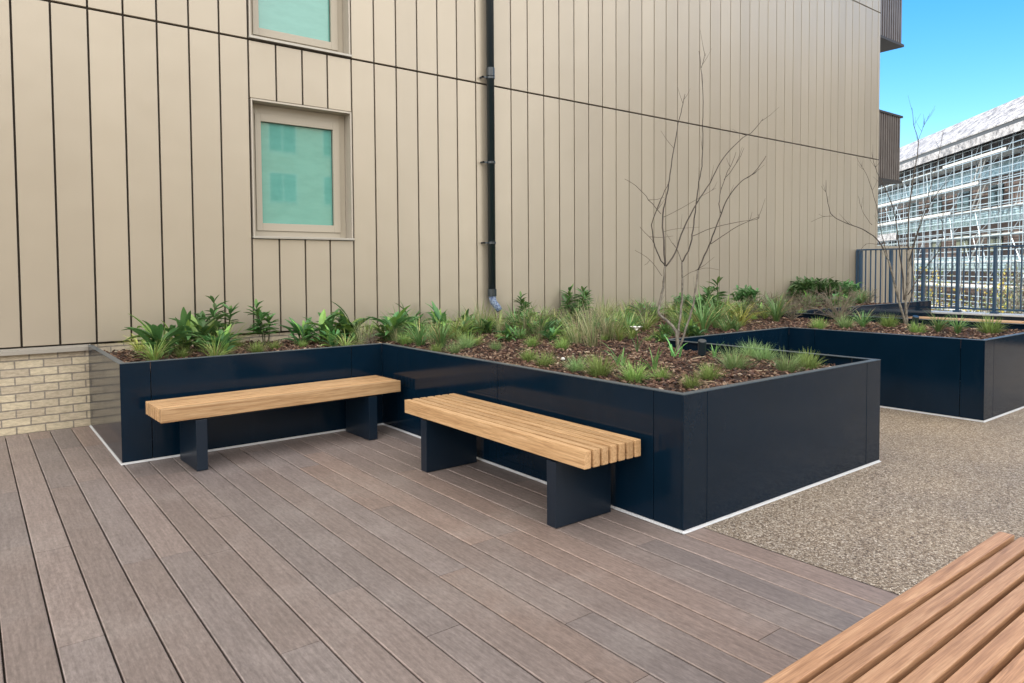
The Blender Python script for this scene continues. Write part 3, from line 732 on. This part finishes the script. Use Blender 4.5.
PL = [
 ('variegated_sedge', 140, 352, .62, 'yellow striped sedge in the left end corner of the planter'),
 ('broadleaf_plant', 162, 357, 1.0, 'broad leaved green plant beside the striped sedge at the left end of the planter'),
 ('broadleaf_plant', 183, 352, .95, 'broad leaved green plant second from the left end of the planter'),
 ('broadleaf_plant', 204, 350, 1.0, 'broad leaved green plant just left of the first upright spurge'),
 ('spurge_plant', 222, 347, 1.12, 'tallest upright spurge at the left, above the left end of the corner bench'),
 ('grass_tuft', 236, 346, .9, 'yellowish grass tuft right of the first upright spurge'),
 ('spurge_plant', 266, 345, 1.1, 'upright spurge standing alone against the wall below the window'),
 ('grass_tuft', 256, 352, 1.0, 'yellow green grass tuft at the foot of the lone spurge below the window'),
 ('grass_tuft', 274, 349, .8, 'small grass tuft just right of the lone spurge foot'),
 ('broadleaf_plant', 303, 344, .75, 'short broad leaved plant below the right edge of the window'),
 ('broadleaf_plant', 328, 343, .95, 'broad leaved plant left of the pair above the corner bench'),
 ('broadleaf_plant', 350, 341, 1.1, 'largest broad leaved plant above the right part of the corner bench'),
 ('sedge_clump', 368, 340, .75, 'sedge clump just left of the inner planter corner'),
 ('broadleaf_plant', 391, 341, 1.05, 'broad leaved plant right behind the inner planter corner'),
 ('broadleaf_plant', 410, 335, .9, 'broad leaved plant behind the sedges just right of the inner corner'),
 ('green_sedge_clump', 420, 346, .75, 'grey green sedge clump first right of the inner planter corner'),
 ('green_sedge_clump', 441, 347, .8, 'grey green sedge clump second right of the inner planter corner'),
 ('grass_tuft', 436, 352, .8, 'tiny grass tuft at the foot of the second grey green sedge'),
 ('broadleaf_plant', 440, 331, .85, 'broad leaved plant by the wall behind the second grey green sedge'),
 ('sedge_clump', 462, 336, .9, 'sedge clump behind the low bluish grass, left of the downpipe'),
 ('blue_grass_tuft', 466, 347, 1.2, 'low bluish grass tuft left of the open mulch patch'),
 ('blue_grass_tuft', 455, 352, 1.0, 'low pale grass tuft nearest the rim left of the open mulch patch'),
 ('broadleaf_plant', 466, 326, .7, 'small broad leaved plant by the wall left of the downpipe'),
 ('dry_grass', 480, 331, .9, 'wispy grass clump just left of the downpipe foot'),
 ('sedge_clump', 498, 330, .8, 'sedge clump in front of the downpipe foot'),
 ('sedge_clump', 487, 322, .8, 'sedge clump behind the wispy grass at the downpipe'),
 ('spurge_plant', 526, 326, 1.05, 'upright spurge just right of the downpipe'),
 ('green_sedge_clump', 538, 328, .85, 'green sedge clump at the foot of the spurge right of the downpipe'),
 ('blue_grass_tuft', 496, 350, .8, 'blue green seedling alone in the open mulch patch'),
 ('bulb_shoots', 517, 338, 1.0, 'bulb shoots in the mulch below the spurge right of the downpipe'),
 ('grass_tuft', 532, 346, .95, 'yellowish grass tuft in the mulch below the bulb shoots'),
 ('grass_tuft', 529, 360, .95, 'grass tuft at the rim, left of a touching pair'),
 ('grass_tuft', 544, 366, 1.0, 'grass tuft at the rim, right of a touching pair'),
 ('blue_grass_tuft', 546, 337, 1.1, 'bluish low grass between the downpipe spurge and the straw grass'),
 ('spurge_plant', 568, 321, 1.2, 'upright spurge behind the straw coloured grass'),
 ('spurge_plant', 582, 318, 1.15, 'upright spurge close to the wall behind the straw coloured grass'),
 ('grass_tuft', 562, 349, 1.0, 'grass tuft left of the straw coloured grass'),
 ('dry_grass', 578, 343, .9, 'straw coloured wispy grass, left one of three together'),
 ('dry_grass', 592, 346, 1.0, 'straw coloured wispy grass, middle one of three together'),
 ('dry_grass', 607, 340, .85, 'straw coloured wispy grass, right one of three together'),
 ('sedge_clump', 556, 326, .8, 'sedge clump between the two spurge groups'),
 ('sedge_clump', 606, 318, .95, 'dark sedge clump by the wall behind the straw grass'),
 ('sedge_clump', 628, 318, .85, 'sedge clump by the wall left of the bare young tree'),
 ('sedge_clump', 612, 330, .85, 'yellow green sedge right of the straw grass'),
 ('green_sedge_clump', 628, 332, .75, 'pale sedge behind the white flower'),
 ('sedge_clump', 645, 330, .8, 'sedge clump just behind the white flower to its right'),
 ('green_sedge_clump', 655, 322, .85, 'green sedge clump left of the bare young tree stems'),
 ('sedge_clump', 640, 316, .8, 'sedge by the wall left of the tree, behind the green sedge'),
 ('blue_grass_tuft', 577, 371, 1.0, 'bluish grass tuft at the rim below the straw grass'),
 ('grass_tuft', 600, 376, 1.3, 'roundest bright grass tuft at the rim of the long planter side'),
 ('bulb_shoots', 620, 364, 1.2, 'fresh green bulb leaves left of the white flower stem foot'),
 ('grass_tuft', 634, 381, 1.15, 'grass tuft at the rim right of the roundest one'),
 ('bulb_shoots', 653, 370, 1.1, 'bright bulb shoots above the near planter corner'),
 ('grass_tuft', 660, 379, .8, 'small grass tuft beside the bright bulb shoots near the corner'),
 ('grass_tuft', 692, 388, .8, 'smallest grass tuft tucked into the near planter corner'),
 ('grass_tuft', 710, 378, 1.0, 'single grass tuft in the mulch right of the near corner'),
 ('blue_grass_tuft', 734, 368, 1.45, 'biggest fluffy grass tuft right of the black spotlight'),
 ('bulb_shoots', 716, 356, .9, 'thin pale shoots just right of the black spotlight'),
 ('blue_grass_tuft', 764, 361, 1.1, 'fluffy grass tuft by the rear rim right of the biggest one'),
 ('blue_grass_tuft', 781, 357, 1.2, 'fluffy grass tuft touching the rear rim of the planter arm'),
 ('blue_grass_tuft', 786, 371, 1.3, 'fluffy grass tuft by the front rim of the planter arm'),
 ('grass_tuft', 808, 367, 1.2, 'yellowish grass tuft near the tip of the planter arm'),
 ('grass_tuft', 824, 363, .9, 'last small grass tuft at the tip of the planter arm'),
 ('green_sedge_clump', 703, 331, 1.25, 'large green sedge behind the bare tree, left of the recess'),
 ('green_sedge_clump', 716, 327, 1.1, 'green sedge by the rear rim right of the large one'),
 ('bulb_shoots', 668, 335, 1.8, 'broad fresh leaves between the bare tree stems'),
 ('bulb_shoots', 674, 357, 1.2, 'pale arching leaves at the foot of the bare young tree'),
 ('evergreen_shrub', 688, 319, 1.0, 'dark evergreen shrub behind the bare young tree stems'),
 ('evergreen_shrub', 705, 317, .95, 'dark evergreen shrub second from the tree along the wall'),
 ('spurge_plant', 715, 319, 1.35, 'upright leafy plant behind the large green sedge'),
 ('sedge_clump', 727, 318, 1.1, 'yellow green sedge in front of the dark shrub by the wall'),
 ('variegated_sedge', 740, 326, 1.15, 'bright yellow striped sedge behind the recess rim'),
 ('evergreen_shrub', 745, 311, 1.25, 'dark evergreen shrub, rounded, right of the tree against the wall'),
 ('twiggy_perennial', 762, 318, 1.1, 'grey green twiggy plant right of the rounded dark shrub'),
 ('green_sedge_clump', 776, 321, 1.1, 'bright green sedge above the middle of the recess rim'),
 ('twiggy_perennial', 793, 320, 1.1, 'brown twiggy plant right of the bright green sedge'),
 ('twiggy_perennial', 806, 316, 1.2, 'brown twiggy plant behind the inner corner of the second planter arm'),
 ('twiggy_perennial', 838, 322, 1.35, 'tangled brown plant overhanging the far dark rim'),
 ('twiggy_perennial', 852, 320, 1.3, 'tangled brown plant left of the bare far tree'),
 ('grass_tuft', 819, 328, 1.2, 'low green tuft near the inner corner of the far planter arm'),
 ('blue_grass_tuft', 845, 328, 1.4, 'low green tuft in front of the tangled brown plants'),
 ('green_sedge_clump', 863, 327, .6, 'short sedge between the tangled plants and the far tree'),
 ('grass_tuft', 889, 327, 1.5, 'low green tuft left of the far tree foot'),
 ('grass_tuft', 917, 332, 1.2, 'green tuft just right of the far tree foot'),
 ('green_sedge_clump', 938, 331, .65, 'short green sedge in the middle of the far planter arm'),
 ('green_sedge_clump', 958, 333, .6, 'short green sedge next to last on the far planter arm'),
 ('grass_tuft', 990, 333, 1.7, 'green tuft by the outer corner of the far planter arm'),
 ('grass_tuft', 1008, 328, 1.3, 'green tuft at the right edge of the photo on the far planter arm'),
 ('evergreen_shrub', 803, 301, 1.6, 'dark shrub at the left of the row against the far end of the wall'),
 ('evergreen_shrub', 819, 300, 1.5, 'dark shrub second in the row against the far end of the wall'),
 ('evergreen_shrub', 834, 300, 1.35, 'dark shrub third in the row against the far end of the wall'),
 ('evergreen_shrub', 848, 300, 1.3, 'dark shrub last in the row, beside the railing end'),
 ('green_sedge_clump', 857, 303, 1.0, 'strappy green plant in front of the railing end'),
]
for k, u, v, s, lab in PL:
    p = at_z(u, v, .72); kf = min(1, (YW-.22)/p.y); x, y = p.x*kf, p.y*kf
    # keep the foot inside the bed
    for _ in range(60):
        if inbed(x, y, .07): break
        c_ = Vector((4.2, 5.0)) if x < 6 else (Vector((8.9, 5.5)) if x < 10.3 else Vector((13, 7.2)))
        x += (c_.x-x)*.03; y += (c_.y-y)*.03
    plant(k, x, y, s*PS[k], lab)
# dense mixed row along the wall that nothing tells apart one by one
ORD = ['first', 'second', 'third', 'fourth', 'fifth', 'sixth', 'seventh', 'eighth', 'ninth', 'tenth', 'eleventh', 'twelfth', 'thirteenth', 'fourteenth', 'fifteenth', 'sixteenth', 'seventeenth', 'eighteenth', 'nineteenth', 'twentieth']
SEG = [(1.0, 3.2, 'above the corner bench'), (3.2, 4.6, 'between the inner corner and the downpipe'), (4.6, 5.75, 'just left of the downpipe'), (5.75, 7.2, 'right of the downpipe'), (7.2, 8.7, 'behind the bare front tree'), (8.7, 10.6, 'behind the recess'), (10.6, 16, 'by the far end of the wall')]
NM = {'sedge_clump': 'yellow green sedge', 'green_sedge_clump': 'green sedge', 'broadleaf_plant': 'broad leaved plant', 'dry_grass': 'wispy grass', 'twiggy_perennial': 'twiggy plant', 'grass_tuft': 'low grass tuft', 'evergreen_shrub': 'dark shrub'}
cnt = {}
row = []
for i in range(105):
    x = 3.25+i*.072+rnd.gauss(0, .04)
    y = rnd.uniform(6.45, 7.74) if x < 5.5 else rnd.uniform(6.1, 7.74)
    if abs(x-5.75) < .3 and y > 7.2: y -= .55
    k = rnd.choice(['sedge_clump', 'green_sedge_clump', 'sedge_clump', 'broadleaf_plant', 'dry_grass', 'green_sedge_clump', 'grass_tuft', 'twiggy_perennial'])
    row.append((x, y, k, rnd.uniform(.55, 1.15)*(1.0 if k != 'grass_tuft' else 1.4)))
for x, y in ((1.28, 6.75), (1.55, 6.95), (1.85, 6.8), (1.45, 7.25), (2.0, 7.2), (2.75, 7.1), (2.95, 6.8), (3.0, 7.35), (1.7, 6.45), (2.9, 6.4)):
    row.append((x, y, rnd.choice(['broadleaf_plant', 'broadleaf_plant', 'sedge_clump', 'grass_tuft']), rnd.uniform(.75, 1.15)))
for i in range(16):
    row.append((11.2+i*.29, rnd.uniform(6.9, 7.6), rnd.choice(['evergreen_shrub', 'broadleaf_plant', 'twiggy_perennial', 'green_sedge_clump']), rnd.uniform(.9, 1.2)))
for i in range(64):
    x, y = rnd.uniform(4.0, 7.6), rnd.uniform(4.9, 6.5)
    if x < 5.0 and y < 5.9 or not inbed(x, y, .1): continue
    row.append((x, y, rnd.choice(['sedge_clump', 'green_sedge_clump', 'dry_grass', 'grass_tuft', 'broadleaf_plant', 'sedge_clump']), rnd.uniform(.5, .95)))
row.sort()
for x, y, k, sc_ in row:
    seg = [q for a, b_, q in SEG if a <= x < b_][0]; n_ = cnt.get((k, seg), 0); cnt[(k, seg)] = n_+1
    plant(k, x, y, sc_, f'{ORD[min(n_, 19)]} {NM[k]} {seg} in the wall row', group=NM[k]+'s in the dense row along the wall')
# white flower
p = at_z(637, 353, .72); fl = thing('white_daffodil', 'white flower on a thin stem in the mulch left of the bare tree', 'flower', (p.x, p.y, .71))
b = MB(); b.tube([(0, 0, 0), (.01, 0, .12), (.0, .01, .22)], .004, 5, (.1, .2, .06)); 
for i in range(5): blade(b, (0, 0, 0), i*1.3, .2, .012, .3, .8, (.1, .2, .07), 5, .2)
b.build('stem', LEAF, fl)
PET = mat('white_petal', (.8, .8, .74), rough=.5)
b = MB()
for i in range(6): blade(b, (0, .01, .22), i*1.05, .075, .034, .9, .5, (1, 1, 1), 4, .2, LANCE)
b.tube([(0, .01, .22), (-.01, -.005, .235)], [.008, .014], 8, (1, 1, 1)); b.build('petals', PET, fl)
# pebble
p = at_z(563, 361, .72); b = MB(); b.tube([(0, 0, -.012), (0, 0, -.006), (0, 0, .008), (0, 0, .014)], [.006, .018, .016, .006], 8)
o = b.build('white_pebble', mat('pebble', (.7, .7, .68), rough=.6), smooth=True); o.location = (p.x, p.y, .738); tag(o, 'small white pebble lying on the mulch near the long rim', 'pebble')

# ------------------------------------------------------------------ bare trees
def tree(name, label, base_xyz, dep, lines, twigs, foot):
    t = thing(name, label, 'tree', base_xyz, group='bare young trees'); off = Vector(base_xyz)
    rr = random.Random(5 if foot else 9)
    for i, (nm, pts, r0, r1, d0, d1) in enumerate(lines):
        P = [at_d(u, v, dep+d0+(d1-d0)*k/(len(pts)-1))-off for k, (u, v) in enumerate(pts)]
        # smooth resample with small wobble
        Q = []
        for k in range(len(P)-1):
            a, c_ = P[k], P[k+1]; n = 4
            pa = P[k-1] if k else a; pc = P[k+2] if k+2 < len(P) else c_
            for j in range(n):
                s = j/n
                q = .5*((2*a)+(c_-pa)*s+(2*pa-5*a+4*c_-pc)*s*s+(3*a-pa-3*c_+pc)*s**3)
                Q.append(q+Vector((rr.gauss(0, .0025), rr.gauss(0, .0025), 0)))
        Q.append(P[-1])
        b = MB(); n = len(Q); b.tube(Q, [.78*(r0+(r1-r0)*k/(n-1)) for k in range(n)], 6)
        for _ in range(twigs if nm != 'twig' else 1):
            k = rr.randint(n//3, n-2); q = Q[k]; d = (Q[k+1]-Q[k]).normalized()
            d = (d+Vector((rr.gauss(0, .7), rr.gauss(0, .7), rr.uniform(-.1, .5)))).normalized(); L = rr.uniform(.05, .22)
            b.tube([q, q+d*L*.5+Vector((0, 0, .01)), q+d*L+Vector((0, 0, .04))], [.0022, .0017, .001], 4)
        b.build(nm, BARK2 if (nm == 'trunk') else BARK, t, smooth=True)
    return t
T1 = [('trunk', [(678, 353), (677, 340), (676, 331), (668, 322), (660, 315), (659, 307), (663, 288), (665, 266)], .022, .012, 0, .0),
 ('branch', [(665, 266), (664, 240), (663, 215), (668, 190), (671, 167), (677, 130), (682, 108), (685, 94)], .011, .003, 0, .25),
 ('branch', [(665, 266), (657, 252), (652, 225), (661, 200), (668, 184)], .009, .003, 0, -.15),
 ('branch', [(666, 266), (675, 253), (684, 228), (697, 203), (710, 183), (722, 160), (740, 140), (752, 132), (763, 119)], .010, .003, 0, .4),
 ('trunk', [(678, 346), (679, 325), (682, 300), (682, 262)], .015, .010, 0, .1),
 ('branch', [(682, 262), (690, 247), (693, 230), (696, 206), (699, 182), (702, 160), (703, 125), (703, 95), (701, 68), (699, 51)], .009, .003, .1, .3),
 ('branch', [(701, 68), (706, 53)], .003, .0015, .3, .3), ('twig', [(682, 262), (677, 250), (673, 243)], .004, .002, .1, .0),
 ('trunk', [(680, 347), (688, 322), (694, 302), (698, 270)], .014, .010, 0, -.1),
 ('branch', [(698, 270), (707, 251), (714, 232), (722, 212), (729, 196), (742, 181), (754, 173), (766, 156)], .009, .003, -.1, -.3),
 ('branch', [(721, 213), (719, 200), (724, 180), (732, 163), (736, 152)], .005, .002, -.2, -.1), ('twig', [(724, 180), (736, 164), (744, 148)], .004, .0015, -.2, -.3),
 ('twig', [(711, 244), (733, 229), (749, 221), (759, 217)], .004, .002, -.1, -.5), ('twig', [(693, 236), (712, 228), (738, 222), (758, 219), (758, 214)], .004, .002, .1, .1),
 ('twig', [(625, 179), (636, 186), (649, 200), (661, 214)], .002, .004, -.3, .05), ('twig', [(640, 227), (652, 240), (655, 248)], .002, .003, -.2, -.1),
 ('twig', [(635, 250), (650, 260), (662, 276)], .0015, .003, -.1, 0), ('twig', [(664, 217), (680, 209), (697, 199), (716, 188)], .003, .002, .1, .3), ('twig', [(663, 232), (675, 229), (700, 227)], .003, .0015, .1, .3),
 ('twig', [(682, 278), (692, 272), (706, 268), (720, 270)], .003, .0015, .05, .2)]
tree('bare_young_tree', 'bare multi stemmed young tree in the front planter arm, against the panelled wall', (5.236, 4.2, .70), 6.53, T1, 3, True)
T2 = [('trunk', [(906, 325), (900, 305), (895, 285), (890, 265), (884, 250)], .022, .012, 0, 0), ('branch', [(884, 250), (876, 238), (862, 229), (846, 223), (833, 216), (828, 204), (826, 189)], .011, .003, 0, -.4),
 ('twig', [(833, 216), (822, 217), (811, 222)], .004, .002, -.3, -.4),
 ('trunk', [(907, 325), (906, 300), (908, 275), (908, 250)], .024, .014, 0, 0), ('branch', [(908, 250), (909, 215), (913, 180), (917, 158), (918, 140), (914, 125), (912, 108)], .013, .003, 0, .3),
 ('branch', [(918, 141), (923, 128), (928, 117)], .004, .002, .2, .2), ('branch', [(904, 300), (902, 270), (898, 240), (895, 215), (886, 190), (877, 172), (872, 155)], .013, .003, 0, .3),
 ('branch', [(909, 262), (917, 235), (925, 213), (938, 192), (951, 179)], .010, .003, 0, -.4), ('branch', [(907, 310), (914, 285), (911, 255), (921, 220), (938, 160), (943, 130)], .010, .003, 0, .5),
 ('branch', [(890, 265), (882, 235), (876, 205), (868, 178), (861, 165)], .008, .002, 0, .5), ('branch', [(908, 295), (922, 272), (940, 248), (943, 215), (941, 190)], .008, .002, 0, -.6),
 ('twig', [(872, 225), (863, 212), (858, 196)], .004, .002, -.1, 0), ('twig', [(895, 215), (902, 195), (901, 170)], .004, .002, .1, .2), ('twig', [(880, 245), (866, 244), (858, 255)], .004, .002, 0, -.2)]
tree('bare_young_tree', 'bare multi stemmed tree in the far planter arm, before the blue railing', (9.95, 4.35, .70), 9.55, T2, 9, False)

# ------------------------------------------------------------------ spotlights in the bed
def spot(x, y, lab, z=.86):
    t = thing('spike_spotlight', lab, 'spotlight', (x, y, .70), group='black spike spotlights')
    b = MB(); b.tube([(0, 0, 0), (0, 0, z-.72)], .006, 8); b.build('spike', BLACKP, t)
    M = Matrix.Translation((0, 0, z-.70)) @ Matrix.Rotation(R_(-14), 4, 'Y') @ Matrix.Rotation(R_(12), 4, 'X')
    b = MB(); b.tube([M @ Vector((0, 0, -.065)), M @ Vector((0, 0, .06)), M @ Vector((0, 0, .065))], [.036, .036, .032], 20); b.build('lamp_head', BLACKP, t)
    b = MB(); b.tube([M @ Vector((0, 0, -.072)), M @ Vector((0, 0, -.0655))], [.032, .034], 20); b.build('lens', DGLASS, t)
p = at_z(702, 356, .72); spot(p.x, p.y, 'black spike spotlight beside the foot of the front bare tree', .80)
p = at_z(915, 331, .72); spot(p.x, p.y, 'black spike spotlight beside the foot of the far bare tree', .84)

# ------------------------------------------------------------------ shrubs beyond the railing
def big_shrub(x, y, z0, h, r, cols, lab, seed, n=1500):
    rs = random.Random(seed); t = thing('garden_shrub', lab, 'shrub', (x, y, z0), group='shrubs beyond the railing')
    b = MB(); f = MB()
    for s in range(26):
        a = rs.uniform(0, 6.28); q = Vector((r*math.cos(a)*rs.random(), r*math.sin(a)*rs.random(), h*rs.uniform(.6, 1)))
        mid = q*.5+Vector((rs.gauss(0, .15), rs.gauss(0, .15), .2)); b.tube([(0, 0, 0), mid, q], [.04, .02, .008], 5)
        for k in range(n//26):
            p = mid.lerp(q, rs.random())+Vector((rs.gauss(0, .18), rs.gauss(0, .18), rs.gauss(0, .18))); c = rs.choice(cols); g = rs.uniform(.7, 1.3)
            n1 = Vector((rs.gauss(0, 1), rs.gauss(0, 1), rs.gauss(0, 1))).normalized(); n2 = n1.orthogonal().normalized()*.05; n3 = n1*.035
            f.face([p-n2, p-n3, p+n2, p+n3], tuple(v*g for v in c))
    b.build('branches', BARK2, t); f.build('foliage', LEAFM, t)
YEL = [(.45, .38, .05), (.35, .36, .08), (.10, .16, .05)]; GRN = [(.06, .12, .05), (.10, .16, .07), (.16, .18, .10)]; GRY = [(.14, .15, .11), (.22, .21, .17), (.08, .12, .07)]
for i, (x, y, h, r, c, lab) in enumerate([
    (24, 9.2, 5.6, 1.0, YEL, 'yellow flowering shrub behind the railing right of the far bare tree'),
    (22, 9.4, 5.6, .9, GRN, 'dark green shrub behind the railing at the far bare tree'),
    (25, 7.4, 5.7, 1.3, GRY, 'greyish shrub behind the railing second from the right edge'),
    (26, 5.6, 5.6, 1.4, GRY, 'greyish shrub behind the railing at the right edge of the photo'),
    (26.5, 8.4, 5.5, 1.1, YEL, 'pale yellow shrub behind the railing farther back')]):
    big_shrub(x, y, -4, h, r, c, lab, 40+i)
